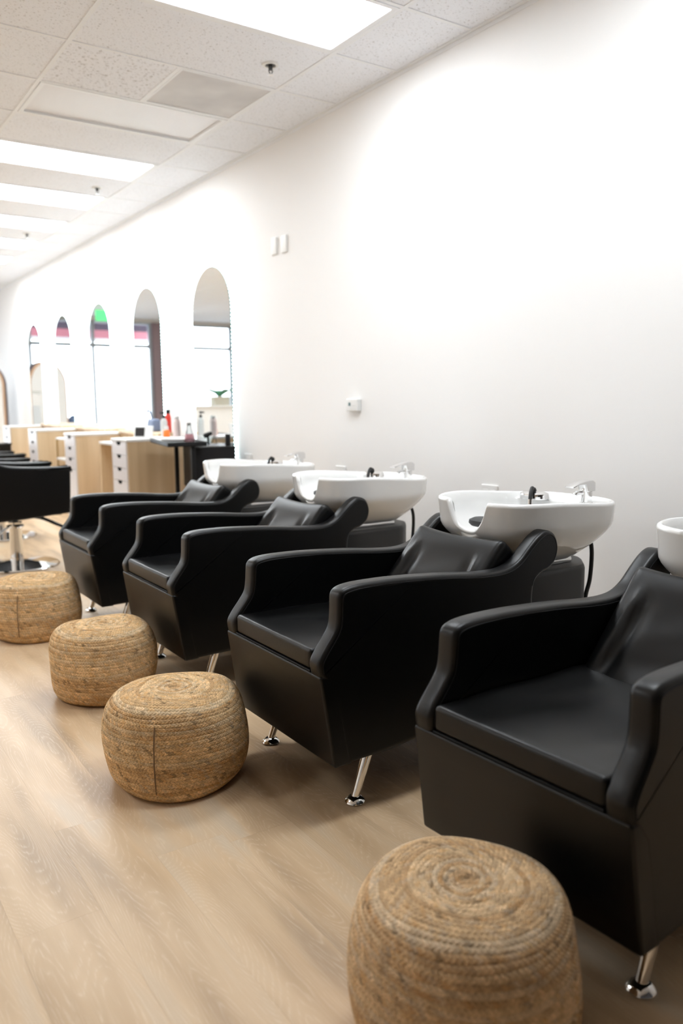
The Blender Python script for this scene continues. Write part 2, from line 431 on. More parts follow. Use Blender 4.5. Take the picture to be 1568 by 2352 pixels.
def window(name, x0, x1, cuts):
    w = bpy.data.objects.new(name, None); COL.objects.link(w); tag(w, kind='structure'); w.location = (x0, YF+0.1, 0)
    xs = [0]+cuts+[x1-x0]
    for i in range(len(xs)):
        c = min(max(xs[i], 0.03), x1-x0-0.03); MB().box(c-0.03, c+0.03, -0.05, 0.05, 0, 3.02).build('mullion', M['pole'], w)
    for z0, z1 in ((0.0, 0.10), (2.44, 2.52), (2.97, 3.02)):
        MB().box(0, x1-x0, -0.045, 0.045, z0, z1).build('window_rail', M['pole'], w)
    for i in range(len(xs)-1):
        for z0, z1 in ((0.1, 2.44), (2.52, 2.97)):
            MB().box(xs[i]+0.03, xs[i+1]-0.03, -0.004, 0.004, z0, z1).build('pane', M['glass'], w)
window('window_1', -1.05, XW, [1.35, 2.7])
window('window_2', -3.10, -1.38, [])
# outside the storefront
tag(MB().box(-12, 12, YF+0.2, YF+30, -0.2, -0.07).build('pavement', M['ground']), kind='structure')
aw = thing('awning', 'dark soffit awning with a red band seen through the storefront', 'awning', (0.5, YF+0.25, 3.12))
MB().box(-3.2, 5, 0, 3.0, 0.12, 0.25).build('soffit', M['soffit'], aw)
MB().box(-3.2, 5, 3.0, 3.15, -0.04, 0.50).build('fascia', M['soffit'], aw)
MB().box(-3.2, 5, 3.0, 3.16, -0.25, -0.04).build('red_band', M['redsign'], aw)
MB().box(-3.2, 5, 3.0, 3.15, -0.33, -0.25).build('white_edge', M['trim'], aw)
for sx in (-3.0, 4.8): MB().box(sx-0.08, sx+0.08, 2.98, 3.14, -3.19, -0.25).build('post', M['trim'], aw)

# ------------------------------------------------------------------ structure: ceiling
ceil = MB().box(XL, XW, YB, YF, ZC+0.30, ZC+0.36).build('ceiling', M['wall']); tag(ceil, kind='structure')
lit = {(0, n) for n in (-4, -1, 4, 6, 8, 10, 12, 14)} | {(3, n) for n in (-1, 4, 8, 12)}
dark = {(0, 2)}
def tilemesh(w, l, mat):
    b = MB(); e = 0.004
    b.add([(0, 0, 0.02), (w, 0, 0.02), (w, l, 0.02), (0, l, 0.02), (0, 0, e), (w, 0, e), (w, l, e), (0, l, e), (e, e, 0), (w-e, e, 0), (w-e, l-e, 0), (e, l-e, 0)],
          [(0, 1, 2, 3), (8, 11, 10, 9)] + [f for i in range(4) for f in ((i, (i+1) % 4, 4+(i+1) % 4, 4+i), (4+i, 4+(i+1) % 4, 8+(i+1) % 4, 8+i))])
    return b.mesh('ceiling_tile', mat)
tile_full = tilemesh(2*S-0.012, S-0.012, M['tile']); tile_half = tilemesh(S-0.012, S-0.012, M['tile_coarse'])
tile_b = tilemesh(XW-XA-0.012, S-0.012, M['tile']); XLg = XA-2*S*5; tile_l = tilemesh(XLg-XL-0.012, S-0.012, M['tile'])
nlo, nhi = math.floor((YB-Y0)/S)+1, math.floor((YF-Y0)/S)
for n in range(nlo, nhi):
    y = Y0+n*S
    link_mesh('ceiling_tile', tile_b, ceil, (XA+0.006, y+0.006, ZC+0.004))
    link_mesh('ceiling_tile', tile_l, ceil, (XL+0.006, y+0.006, ZC+0.004))
    for k in range(5):
        x = XA-2*S*(k+1)
        if (k, n) in lit or (k, n) in dark: continue
        if (k, n) == (0, 1):
            link_mesh('ceiling_tile', tile_half, ceil, (x+0.006, y+0.006, ZC+0.004)); continue
        link_mesh('ceiling_tile', tile_full, ceil, (x+0.006, y+0.006, ZC+0.004))
T = 0.012
for k in range(6):
    x = XA-2*S*k
    MB().box(x-T, x+T, YB, YF, ZC, ZC+0.0035).box(x-0.002, x+0.002, YB, YF, ZC+0.0035, ZC+0.03).build('main_tee', M['grid'], ceil)
for n in range(nlo, nhi+1):
    y = Y0+n*S
    MB().box(XL, XW-0.022, y-T, y+T, ZC+0.0006, ZC+0.0036).build('cross_tee', M['grid'], ceil)
MB().box(XA-S-T, XA-S+T, Y0+S, Y0+2*S, ZC+0.0008, ZC+0.0038).build('cross_tee', M['grid'], ceil)

# ceiling lights
def light_meshes():
    W, Ln = 2*S-0.03, S-0.03; fr = MB(); t = 0.028
    for (a, b, c, d) in ((0, W, 0, t), (0, W, Ln-t, Ln), (0, t, t, Ln-t), (W-t, W, t, Ln-t)): fr.box(a, b, c, d, -0.001, 0.03)
    fr.box(0, W, 0, Ln, 0.05, 0.06)
    d = MB().box(t, W-t, t, Ln-t, 0.004, 0.010); d2 = MB().box(t, W-t, t, Ln-t, 0.013, 0.018)
    return fr.mesh('frame', M['grid']), d.mesh('diffuser', M['panel_lit']), d2.mesh('diffuser_off', M['panel_off'])
frm, dif, difo = light_meshes()
where = {(0, -1): 'large bright ceiling light panel at the top edge of the picture, nearest the camera',
         (0, 4): 'bright ceiling light panel just beyond the unlit one', (0, 6): 'bright ceiling light panel second past the unlit one',
         (0, 8): 'bright ceiling light panel third past the unlit one', (0, 10): 'small bright ceiling light panel fourth past the unlit one',
         (0, 12): 'smallest bright ceiling light panel in view, at the left edge', (0, 2): 'unlit white ceiling light panel beside the grey perforated vent'}
for (k, n) in sorted(lit | dark):
    lab = where.get((k, n), 'bright ceiling light panel outside the picture, seen at most in mirrors')
    t = thing('ceiling_light', lab, 'ceiling light', (XA-2*S*(k+1)+0.015, Y0+n*S+0.015, ZC), 0, 'ceiling light panels' if (k, n) in where else 'ceiling lights out of view')
    link_mesh('frame', frm, t); link_mesh('diffuser', difo if (k, n) in dark else dif, t)
# vent
t = thing('ceiling_vent', 'square grey perforated return vent set in the ceiling grid', 'vent', (XA-S+0.012, Y0+S+0.012, ZC))
MB().box(0.012, S-0.036, 0.012, S-0.036, 0.003, 0.009).build('grille', M['vent'], t)
e = S-0.024; b = MB()
for q in ((0, e, 0, 0.012), (0, e, e-0.012, e), (0, 0.012, 0.012, e-0.012), (e-0.012, e, 0.012, e-0.012)): b.box(*q, -0.001, 0.012)
b.build('frame', M['grid'], t)
# sprinklers
def sprinkler():
    t = thing('sprinkler', 'chrome ceiling sprinkler between the top light panel and the vent', 'sprinkler', (2.341, 4.12, ZC+0.004), 0, 'ceiling sprinklers')
    MB().lathe([(0.046, 0.0), (0.046, -0.004), (0.040, -0.007), (0.030, -0.0075), (0.028, -0.002), (0.0, -0.002)], n=28).build('escutcheon', M['plastic_white'], t, 40)
    b = MB().lathe([(0.0, -0.0), (0.012, -0.0), (0.012, -0.02), (0.009, -0.03), (0.0, -0.03)], n=16)
    for s in (-1, 1): b.tube([(s*0.009, 0, -0.022), (s*0.011, 0, -0.036), (s*0.003, 0, -0.052)], 0.0028, 6)
    b.build('sprinkler_head', M['dark_metal'], t, 40)
    MB().lathe([(0.0, -0.052), (0.014, -0.052), (0.017, -0.054), (0.017, -0.056), (0.0, -0.057)], n=20).build('deflector', M['chrome'], t, 40)
    MB().lathe([(0.0, -0.0021), (0.027, -0.0021), (0.027, -0.0028), (0.0, -0.0028)], n=24).build('recess', M['dark_metal'], t)
    return t
sp = sprinkler()
dup(sp, (2.346, 7.20, ZC+0.004), 0, 'small dark ceiling sprinkler in front of the second lit panel')
dup(sp, (2.298, 9.52, ZC+0.004), 0, 'smallest ceiling sprinkler, far off at the left edge')

# ------------------------------------------------------------------ wall fittings
def plate(y, z, w, h, name, label, cat, group, d=0.008):
    t = thing(name, label, cat, (XW, y, z), 0, group)
    MB().rbox(-d, 0.0, -w/2, w/2, -h/2, h/2, 0.003, (1, 2, 2)).build('cover_plate', M['plastic_white'], t, 40)
    return t
for i, (y, z, lab) in enumerate(((5.245, 2.349, 'white blank plate high on the wall, left one of the near pair'), (5.105, 2.344, 'white blank plate high on the wall, right one of the near pair'),
                         (7.44, 2.385, 'white blank plate above the second mirror, left of two'), (7.30, 2.380, 'white blank plate above the second mirror, right of two'))):
    t = plate(y, z, 0.075, 0.118, 'wall_plate', lab, 'wall plate', 'plates high on the wall', 0.012)
    for dz in (-0.046, 0.046): MB().lathe([(0.0, 0), (0.004, 0), (0.003, 0.001), (0, 0.001)], (0, 0, 0), 10).build('screw', M['trim'], t).matrix_local = Matrix.Translation((-0.0122, 0, dz)) @ Matrix.Rotation(-pi/2, 4, 'Y')
for y, z, lab in ((3.02, 0.762, 'white wall outlet showing above the nearest full wash basin'), (4.41, 0.772, 'white wall outlet showing above the middle wash basin'), (5.73, 0.785, 'white wall outlet showing above the farthest wash basin')):
    t = plate(y, z, 0.117, 0.075, 'wall_outlet', lab, 'outlet', 'outlets above the basins', 0.010)
    for dy in (-0.025, 0.025): MB().rbox(-0.0125, -0.009, dy-0.017, dy+0.017, -0.014, 0.014, 0.0012, (1, 2, 2)).build('socket', M['trim'], t, 40)
t = thing('thermostat', 'small white wall thermostat with a dark little display', 'thermostat', (XW, 4.245, 1.212))
MB().rbox(-0.03, 0.0, -0.066, 0.066, -0.04, 0.04, 0.006, (2, 3, 3)).build('housing', M['plastic_white'], t, 40)
MB().box(-0.0312, -0.0295, 0.012, 0.034, -0.006, 0.016).build('display', M['lcd'], t)
for dy in (-0.03, -0.012): MB().rbox(-0.033, -0.029, dy-0.006, dy+0.006, -0.004, 0.004, 0.001, (1, 1, 1)).build('button', M['trim'], t)

# ------------------------------------------------------------------ arched mirrors with LED edge
def mirror():
    t = thing('arched_mirror', '', 'mirror', (XW, 0, 0), 0, 'arched wall mirrors')
    hw, zt, zb = 0.375, 2.35, 0.62; n = 28
    def outline(g):
        h = hw-g; zc = zt-hw
        p = [(-h, zb+g), (h, zb+g)]+[(h*math.cos(a), zc+h*math.sin(a)) for a in np.linspace(0, pi, n)]
        return p
    MB().prism(outline(0.0), -0.022, -0.012, axis='x').build('backing', M['mirror_edge'], t)
    MB().prism(outline(0.004), -0.0235, -0.0221, axis='x').build('mirror_glass', M['mirror'], t)
    MB().prism(outline(0.05), -0.0115, 0.0, axis='x').build('mount', M['dark_back'], t)
    pts = outline(-0.007)[1:]; b = MB()
    pl = [np.array(p) for p in pts]+[np.array((-hw-0.007, zb))]
    acc = 0.0; step = 0.03
    for a, c in zip(pl[:-1], pl[1:]):
        L = np.linalg.norm(c-a)
        while acc < L:
            p = a+(c-a)*acc/L; b.rbox(-0.021, -0.009, p[0]-0.006, p[0]+0.006, p[1]-0.007, p[1]+0.007, 0.003, (1, 1, 1)); acc += step
        acc -= L
    tag(b.build('led_strip', M['led'], t), kind='stuff')
    return t
ml = ['large arched wall mirror with lit edge, nearest the wash basins', 'arched wall mirror second from the wash basins', 'middle arched wall mirror, reflecting a green sign',
      'arched wall mirror next to the farthest one', 'narrowest and farthest arched wall mirror']
mir = mirror(); mir.location.y = 6.315; mir['label'] = ml[0]
for i in range(1, 5): dup(mir, (XW, 6.315+1.49*i, 0), 0, ml[i])

# ------------------------------------------------------------------ shampoo chairs
X0 = 1.20
def arm_outline():
    top = crv([(-0.006, 0.454), (-0.010, 0.472), (-0.010, 0.494), (0.006, 0.522), (0.036, 0.560), (0.054, 0.588), (0.060, 0.622), (0.062, 0.660), (0.066, 0.686), (0.086, 0.702), (0.13, 0.709),
               (0.20, 0.710), (0.30, 0.707), (0.47, 0.695), (0.60, 0.681), (0.70, 0.675), (0.765, 0.681), (0.815, 0.703), (0.86, 0.741), (0.905, 0.775), (0.947, 0.790),
               (0.986, 0.774), (1.005, 0.728), (0.992, 0.680), (0.955, 0.652), (0.918, 0.641), (0.885, 0.615), (0.875, 0.56)], 4)
    low = [(0.875, 0.22), (0.85, 0.205), (0.55, 0.195), (0.25, 0.172), (0.075, 0.170), (0.032, 0.405)]
    return [tuple(p) for p in top]+low, [tuple(p) for p in top]
ARM, ARM_TOP = arm_outline()
HW, TH = 0.312, 0.064
def arm_mb(s):
    def yf(y, z): return y - s*0.028*(z-0.17)
    a, b = (HW-TH, HW) if s > 0 else (-HW, -HW+TH)
    return MB().prism(ARM, a, b, 0.016, 4, yf)
def piping_mb(s):
    P = np.array(ARM); m = len(P); t = np.roll(P, -1, 0)-np.roll(P, 1, 0); t /= np.linalg.norm(t, axis=1)[:, None]
    area = 0.5*np.sum(P[:, 0]*np.roll(P[:, 1], -1)-np.roll(P[:, 0], -1)*P[:, 1])
    nrm = np.stack([-t[:, 1], t[:, 0]], 1)*(1 if area > 0 else -1)
    Q = (P+nrm*0.0135)[2:len(ARM_TOP)-3]; b = MB()
    for y in (s*(HW-0.0004), s*(HW-TH+0.0004)): b.tube([(x, y - s*0.028*(z-0.17), z) for x, z in Q], 0.0017, 6)
    return b
def seat_fn(p):
    x, y, z = p; u = (x-0.01)/0.62; v = y/0.240
    if z > 0.46:
        w = (z-0.46)/0.062; z -= w*0.02*u
        z += w*(-0.020*math.exp(-((u-0.62)**2)/0.09)*(1-v*v*0.8) + 0.010*math.exp(-((abs(v)-0.93)**2)/0.02)*sstep(0.12, 0.4, u)*(1-sstep(0.8, 1, u)))
        z += w*0.0045*math.sin(9*v+3*u)*math.exp(-((u-0.45)**2)/0.08)*abs(v)
    return np.array((x, y, z))
def back_fn(p):
    # slab in its own frame: x along the slope 0..0.46, y across, z thickness; then tilted
    x, y, z = p; u = x/0.41; v = y/0.230
    if z > 0:
        w = sstep(0, 0.05, z); a = abs(v)
        dz = 0.010*math.exp(-((a-0.70-0.20*(1-u))**2)/0.004)*sstep(0.05, 0.35, u)*(1-sstep(0.70, 0.92, u))
        dz -= 0.010*math.exp(-((a-0.56-0.20*(1-u))**2)/0.008)*sstep(0.0, 0.3, u)*(1-sstep(0.66, 0.86, u))
        dz += 0.005*math.exp(-((u-0.93)**2)/0.012)*(1-v*v*0.6)
        dz -= 0.012*math.exp(-((u-0.35)**2)/0.07)*(1-v*v)
        dz += 0.0035*math.sin(14*u+3*v)*(1-v*v)*math.exp(-((u-0.45)**2)/0.05)
        z += w*dz
    x -= 0.016*(1-v*v)*sstep(0.6, 1.0, u)          # top edge sags a little in the middle
    ang = math.radians(47); ox, oz = 0.545, 0.420
    return np.array((ox+x*math.cos(ang)-z*math.sin(ang), y, oz+x*math.sin(ang)+z*math.cos(ang)))
def basin_meshes():
    cx, cy, A, B = 1.166, 0.012, 0.334, 0.270; n = 200
    def se(a, b, e, t): c, s = np.cos(t), np.sin(t); return a*np.sign(c)*abs(c)**(2/e), b*np.sign(s)*abs(s)**(2/e)
    td = np.linspace(0, 2*pi, 8001); dx_, dy_ = se(A, B, 3.2, td)
    ln = np.r_[0, np.cumsum(np.hypot(np.diff(dx_), np.diff(dy_)))]
    th = np.interp(np.linspace(0, ln[-1], n, endpoint=False), ln, td)     # even spacing round the outline
    zb = 0.625
    def zrim(x, y):
        z = 0.874 - 0.026*sstep(0.98, 1.45, x)
        if x < 1.05:
            q = abs(y+0.004)/0.104
            z -= 0.112*(max(0.0, 1-q**2.6)**0.72)*(1-sstep(0.96, 1.05, x))
        return z
    def S_out(z):
        u = (0.874-z)/(0.874-zb)
        return 1.0-0.50*max(0, (u-0.40)/0.60)**1.5 - 0.028*min(1, u/0.40)
    vs = []; fs = []
    ox, oy = se(A, B, 3.2, th)
    rows = 16; inner = 14
    oxc, oyc = ox, oy
    def ring(zf, pf):
        return [(pf(i), zf(i)) for i in range(n)]
    rz = [zrim(cx+ox[i], oy[i]) for i in range(n)]
    R = []
    # outer shell from base up to rim
    for k in range(rows+1):
        t = k/rows; row = []
        for i in range(n):
            z = zb+(rz[i]-0.010-zb)*(1-(1-t)**1.4)
            s = S_out(z); bx = 0.05*(1-s)
            row.append((cx+bx+ox[i]*s, cy+oy[i]*s, z))
        R.append(row)
    # rolled rim
    def inn(i, f):
        # inner lip outline: narrower wall at the front and sides, a deck at the rear
        a = th[i]; ix, iy = se(A-0.030, B-0.030, 3.0, a)
        if ix > 0.14: ix = 0.14+(ix-0.14)*0.42
        return cx-0.006+ix*f, cy+iy*f
    for k in range(1, 5):
        a = k/4*pi; row = []
        for i in range(n):
            z = rz[i]-0.010+0.011*math.sin(a); f = (1-math.cos(a))/2
            s = S_out(rz[i]-0.010); bx = 0.05*(1-s)
            p0 = (cx+bx+ox[i]*s, cy+oy[i]*s); p1x, p1y = cx+bx+ox[i]*s*0.935, cy+oy[i]*s*0.92
            row.append((p0[0]*(1-f)+p1x*f, p0[1]*(1-f)+p1y*f, z))
        R.append(row)
    # deck / inner lip
    row = []
    for i in range(n):
        x, y = inn(i, 1.0); s = S_out(rz[i])
        row.append((x, y*1.0, rz[i]-0.022))
    R.append(row)
    zi = 0.665
    for k in range(1, inner+1):
        t = k/inner; row = []
        for i in range(n):
            z0 = rz[i]-0.022; z = zi+(z0-zi)*(1-t)**1.0 if k < inner else zi
            u = (z0-z)/max(1e-4, z0-zi) if z0 > zi else 1
            f = 1-0.72*u**2.2
            x, y = inn(i, f); row.append((x, y, z0+(zi-z0)*(1-(1-t)**1.3)))
        R.append(row)
    for r in R: vs += r
    for a in range(len(R)-1):
        for i in range(n):
            j = (i+1) % n; fs.append((a*n+i, a*n+j, (a+1)*n+j, (a+1)*n+i))
    fs.append(tuple(range(n))[::-1]); fs.append(tuple((len(R)-1)*n+i for i in range(n)))
    return MB().add(vs, fs)
def make_unit():
    t = thing('shampoo_chair', '', 'shampoo chair', (0, 0, 0), 0, 'black shampoo chairs with wash basins')
    for s in (-1, 1):
        a = arm_mb(s).build('armrest', M['leather'], t, 50); piping_mb(s).build('piping', M['piping'], a, 60)
    def fp(p):
        x, y, z = p; k = (0.455-z)/0.285
        return np.array((x+0.043*k, y*(1-0.028*(z-0.17)/HW), z))
    def top_dip(p): return fp(p)
    MB().rbox(-0.009, 0.060, -HW+0.0005, HW-0.0005, 0.168, 0.455, 0.009, (1, 8, 6), fp).build('front_panel', M['leather'], t, 60)
    MB().box(0.07, 0.84, -HW+TH-0.01, HW-TH+0.01, 0.185, 0.45).build('seat_base', M['leather'], t)
    st = MB().rbox(-0.002, 0.64, -0.240, 0.240, 0.457, 0.522, 0.013, (24, 20, 2), seat_fn).build('seat', M['leather'], t, 60)
    MB().tube([(-0.0015, y, 0.457) for y in np.linspace(-0.238, 0.238, 12)], 0.0035, 6).build('piping', M['piping'], st, 60)
    MB().rbox(0.0, 0.432, -0.230, 0.230, -0.05, 0.05, 0.024, (26, 30, 3), back_fn).build('backrest', M['leather'], t, 60)
    for s in (-1, 1):
        fx, fy = 0.155, s*0.268+0.028
        d = Vector((0.36, 0, 1)).normalized()
        lg = MB().tube([Vector((fx, fy, 0.012)), Vector((fx, fy, 0.012))+d*0.10, Vector((fx, fy, 0.012))+d*0.195], [0.0135, 0.0165, 0.0185], 20).build('leg', M['chrome'], t, 40)
        MB().lathe([(0.0, 0.0), (0.031, 0.0), (0.0335, 0.004), (0.032, 0.009), (0.022, 0.017), (0.016, 0.021), (0.0, 0.022)], (fx, fy, 0), 28).build('foot', M['chrome'], lg, 40)
    # pedestal that carries the basin
    def ped(x0, x1, hw, ch, z0, z1):
        p = [(x0, -hw), (x1-ch, -hw), (x1, -hw+ch), (x1, hw-ch), (x1-ch, hw), (x0, hw)]
        P = []; m = len(p)
        for i in range(m):          # rounded plan corners
            a, c, d = np.array(p[i-1]), np.array(p[i]), np.array(p[(i+1) % m])
            u = (a-c)/np.linalg.norm(a-c); w = (d-c)/np.linalg.norm(d-c)
            for q in (0, 0.5, 1):
                P.append(c+u*0.03*(1-q)**2+w*0.03*q**2)
        b = MB(); vs = []; fs = []; m = len(P); C = np.mean(P, 0)
        lv = [(z0, 1.0), (z1-0.018, 1.0), (z1-0.006, 0.985), (z1, 0.95)]
        for z, k in lv: vs += [(*(C+(q-C)*k), z) for q in P]
        for a in range(3):
            for i in range(m): fs.append((a*m+i, a*m+(i+1) % m, (a+1)*m+(i+1) % m, (a+1)*m+i))
        fs += [tuple(range(m))[::-1], tuple(3*m+i for i in range(m))]
        return b.add(vs, fs)
    ped(0.82, 1.42, 0.178, 0.12, 0.0, 0.606).build('pedestal', M['pedestal'], t, 40)
    br = MB().rbox(0.98, 1.30, -0.11, 0.11, 0.604, 0.628, 0.006, (1, 1, 1)); br.tube([(1.27, -0.06, 0.606), (1.335, -0.06, 0.66)], 0.012, 8).tube([(1.27, 0.06, 0.606), (1.335, 0.06, 0.66)], 0.012, 8)
    br.build('bracket', M['chrome'], t, 40)
    bs = basin_meshes().build('basin', M['ceramic'], t, 70)
    # neck pad inside the notch
    MB().lathe([(0.0, 0.0), (0.055, 0.0), (0.066, 0.010), (0.064, 0.022), (0.045, 0.030), (0.0, 0.032)], (0.965, 0.040, 0.764), 24, 0.8, 1.0).build('neck_pad', M['pad'], bs, 50)
    # spray holder and hose
    hx, hy, hz = 1.345, 0.135, 0.832
    MB().lathe([(0.0, 0.0), (0.068, 0.0), (0.070, 0.004), (0.064, 0.022), (0.050, 0.028), (0.0, 0.030)], (hx, hy, hz), 28, 0.75, 1.0).build('spray_holder', M['chrome'], bs, 40)
    h = MB().lathe([(0, -0.015), (0.0105, -0.0105), (0.015, 0), (0.0105, 0.0105), (0, 0.015)], (hx-0.02, hy-0.01, hz+0.036), 16)
    h.tube(crv([(hx-0.02, hy-0.01, hz+0.036), (hx-0.034, hy-0.018, hz+0.047), (hx-0.056, hy-0.032, hz+0.034), (hx-0.070, hy-0.041, hz+0.002)], 6), 0.0082, 10)
    h.build('spray_hose', M['rubber'], bs, 60)
    MB().tube([(hx-0.069, hy-0.0405, hz+0.004), (hx-0.074, hy-0.044, hz-0.020)], 0.0115, 12).build('spray_nozzle', M['chrome'], bs, 40)
    # mixer tap
    fx, fy, fz = 1.405, -0.085, 0.828
    MB().lathe([(0.027, 0.0), (0.027, 0.004), (0.022, 0.008), (0.022, 0.05), (0.0, 0.05)], (fx, fy, fz), 24).build('tap', M['chrome'], bs, 40)
    lv = MB().prism([tuple(p) for p in [(fx+0.027, fz+0.050), (fx+0.027, fz+0.085), (fx+0.012, fz+0.094), (fx-0.03, fz+0.094), (fx-0.075, fz+0.086), (fx-0.105, fz+0.074), (fx-0.104, fz+0.070), (fx-0.07, fz+0.078), (fx-0.028, fz+0.080), (fx-0.022, fz+0.050)]], fy-0.022, fy+0.022, 0.003, 2)
    lv.build('tap_lever', M['chrome'], bs, 40)
    MB().tube([(fx-0.02, fy+0.012, fz+0.045), (fx-0.045, fy+0.016, fz+0.044), (fx-0.052, fy+0.017, fz+0.036)], 0.010, 12).build('spout', M['chrome'], bs, 40)
    # supply hose down the back
    MB().tube(crv([(1.40, -0.10, 0.72), (1.43, -0.10, 0.64), (1.425, -0.10, 0.52), (1.405, -0.095, 0.43), (1.41, -0.09, 0.25), (1.42, -0.08, 0.02)], 6), 0.0085, 10).build('drain_hose', M['rubber'], t, 60)
    return t
unit = make_unit()
spots = [(0.024, 1.160, 'nearest black shampoo chair, cut off by the right edge, its basin barely showing'), (0.0, 2.176, 'second nearest black shampoo chair, with both chrome front legs in view'),
         (0.034, 3.355, 'black shampoo chair third from the camera, its basin in the middle of the picture'), (0.028, 4.434, 'farthest black shampoo chair, next to the hydraulic styling chair')]
for i, (dx, y, lab) in enumerate(spots):
    if i == 0: unit.location = (X0+dx, y, 0); unit['label'] = lab; unit.rotation_euler.z = math.radians(2.8)
    else: dup(unit, (X0+dx, y, 0), 0, lab)

# ------------------------------------------------------------------ jute poufs
PR, PH = 0.235, 0.31
def pouf_mesh():
    prof = crv([(0.70, 0.0), (0.80, 0.012), (0.88, 0.045), (0.955, 0.14), (0.99, 0.28), (1, 0.45), (0.99, 0.62), (0.965, 0.74), (0.92, 0.84), (0.84, 0.92), (0.70, 0.97), (0.45, 0.995), (0.2, 1.0), (0.0, 0.995)], 12)
    P = np.array(prof)*np.array([PR, PH])
    d = np.r_[0, np.cumsum(np.linalg.norm(np.diff(P, axis=0), axis=1))]; Ltot = d[-1]
    rows = 43; sub = 7; nu = 840
    s = np.linspace(0, Ltot*0.985, rows*sub+1)
    r = np.interp(s, d, P[:, 0]); z = np.interp(s, d, P[:, 1])
    ds = 1e-4; tr = np.interp(s+ds, d, P[:, 0])-np.interp(s-ds, d, P[:, 0]); tz = np.interp(s+ds, d, P[:, 1])-np.interp(s-ds, d, P[:, 1])
    l = np.hypot(tr, tz)+1e-12; nr, nz = tz/l, -tr/l
    u = np.linspace(0, 1, nu, endpoint=False)
    rowpos = s/(s[-1]/rows)
    U, RP = np.meshgrid(u, rowpos)
    # rows wobble a little round the pouf
    wob = 0.14*np.sin(2*pi*U*2+RP*0.4)+0.10*np.sin(2*pi*U*5+1.3*RP)
    RPw = RP+wob*np.clip((RP)*0.5, 0, 1)*np.clip((rows-RP)*0.4, 0, 1)
    ri = np.clip(np.floor(RPw).astype(int), 0, rows-1); v = (RPw-np.floor(RPw))*2-1
    rr = np.interp((ri+0.5)*s[-1]/rows, s, r)
    nst = np.maximum(6, np.round(2*pi*rr/0.0118)); ph = (ri*0.37) % 1
    lane = U*nst+ph+0.55*np.abs(v)                         # plaited strands lean away from the row's middle
    half = np.where(v > 0, 0.5, 0.0); st = lane+half
    k = np.floor(st).astype(int); fr = st-np.floor(st)
    strand = np.sqrt(np.clip(1-(2*fr-1)**2, 0, 1)); bulge = np.sqrt(np.clip(1-0.93*np.abs(v)**4, 0, 1))
    disp = 0.0043*bulge*(0.25+0.75*strand)-0.003
    lump = 0.004*np.sin(2*pi*U*3+RP*0.25)+0.003*np.sin(2*pi*U*2+1.1-RP*0.17)
    disp = disp+lump*np.clip((rows-RP)/12, 0, 1)
    Rr = r[:, None]+nr[:, None]*disp; Zz = z[:, None]+nz[:, None]*disp
    Zz = np.maximum(Zz, 0.0)
    ang = 2*pi*U
    V = np.stack([Rr*np.cos(ang), Rr*np.sin(ang), Zz], -1).reshape(-1, 3)
    nrw = rows*sub
    a = (np.arange(nrw)[:, None]*nu+np.arange(nu)[None, :]); bq = (np.arange(nrw)[:, None]*nu+(np.arange(nu)[None, :]+1) % nu)
    F = np.stack([a, bq, bq+nu, a+nu], -1).reshape(-1, 4)
    me = bpy.data.meshes.new('jute_cover')
    ctr = len(V); V = np.vstack([V, [[0, 0, PH*0.995-0.001]], [[0, 0, 0.0]]])
    tri1 = [(nrw*nu+i, nrw*nu+(i+1) % nu, ctr) for i in range(nu)]; tri0 = [((i+1) % nu, i, ctr+1) for i in range(nu)]
    me.from_pydata(V.tolist(), [], F.tolist()+tri1+tri0)
    # colours: per-row tint, per-strand variation, dark flecks
    pal = np.array([(0.74, 0.52, 0.285), (0.68, 0.46, 0.24), (0.74, 0.56, 0.34), (0.70, 0.48, 0.25), (0.78, 0.56, 0.31), (0.62, 0.405, 0.20)])
    rowc = pal[rng.integers(0, len(pal), rows)]
    seg = rng.random((rows, 16))                            # long stretches of one yarn round the row
    sg = seg[ri, np.floor(((U+ri*0.21) % 1)*16).astype(int)]
    c = rowc[ri]*(0.90+0.2*sg)[..., None]
    h = np.sin((k*12.9898+ri*78.233)*1.0)*43758.5453; h = h-np.floor(h)
    c = c*(0.78+0.42*h)[..., None]
    c = np.where((h > 0.975)[..., None], c*0.42, c)
    grey = (np.sin((k*3.1+ri*5.7))*1000) % 1
    c = np.where((grey > 0.90)[..., None], c*0.6+np.array([0.60, 0.50, 0.36])*0.4, c)
    c = np.where(((h > 0.80) & (h < 0.90))[..., None], c*np.array([0.82, 0.75, 0.65]), c)
    c = c*(0.50+0.50*np.clip(bulge*1.3, 0, 1)*(0.25+0.75*np.clip(strand*1.2, 0, 1)))[..., None]  # groove shade put into the colour, darker between strands and rows
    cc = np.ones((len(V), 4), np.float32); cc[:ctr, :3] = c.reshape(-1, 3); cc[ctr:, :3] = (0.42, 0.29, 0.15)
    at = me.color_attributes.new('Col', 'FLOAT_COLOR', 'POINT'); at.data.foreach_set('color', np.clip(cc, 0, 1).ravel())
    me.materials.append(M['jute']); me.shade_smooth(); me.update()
    sm = MB().tube([(np.interp(q, z[:nrw*5//8], r[:nrw*5//8])+0.003, 0.0, q) for q in np.linspace(0.012, PH*0.83, 22)], 0.0022, 6).mesh('seam', simple('brown_seam', (0.17, 0.10, 0.05), 0.8), 60)
    return me, sm
pm, psm = pouf_mesh()
R_ = math.radians
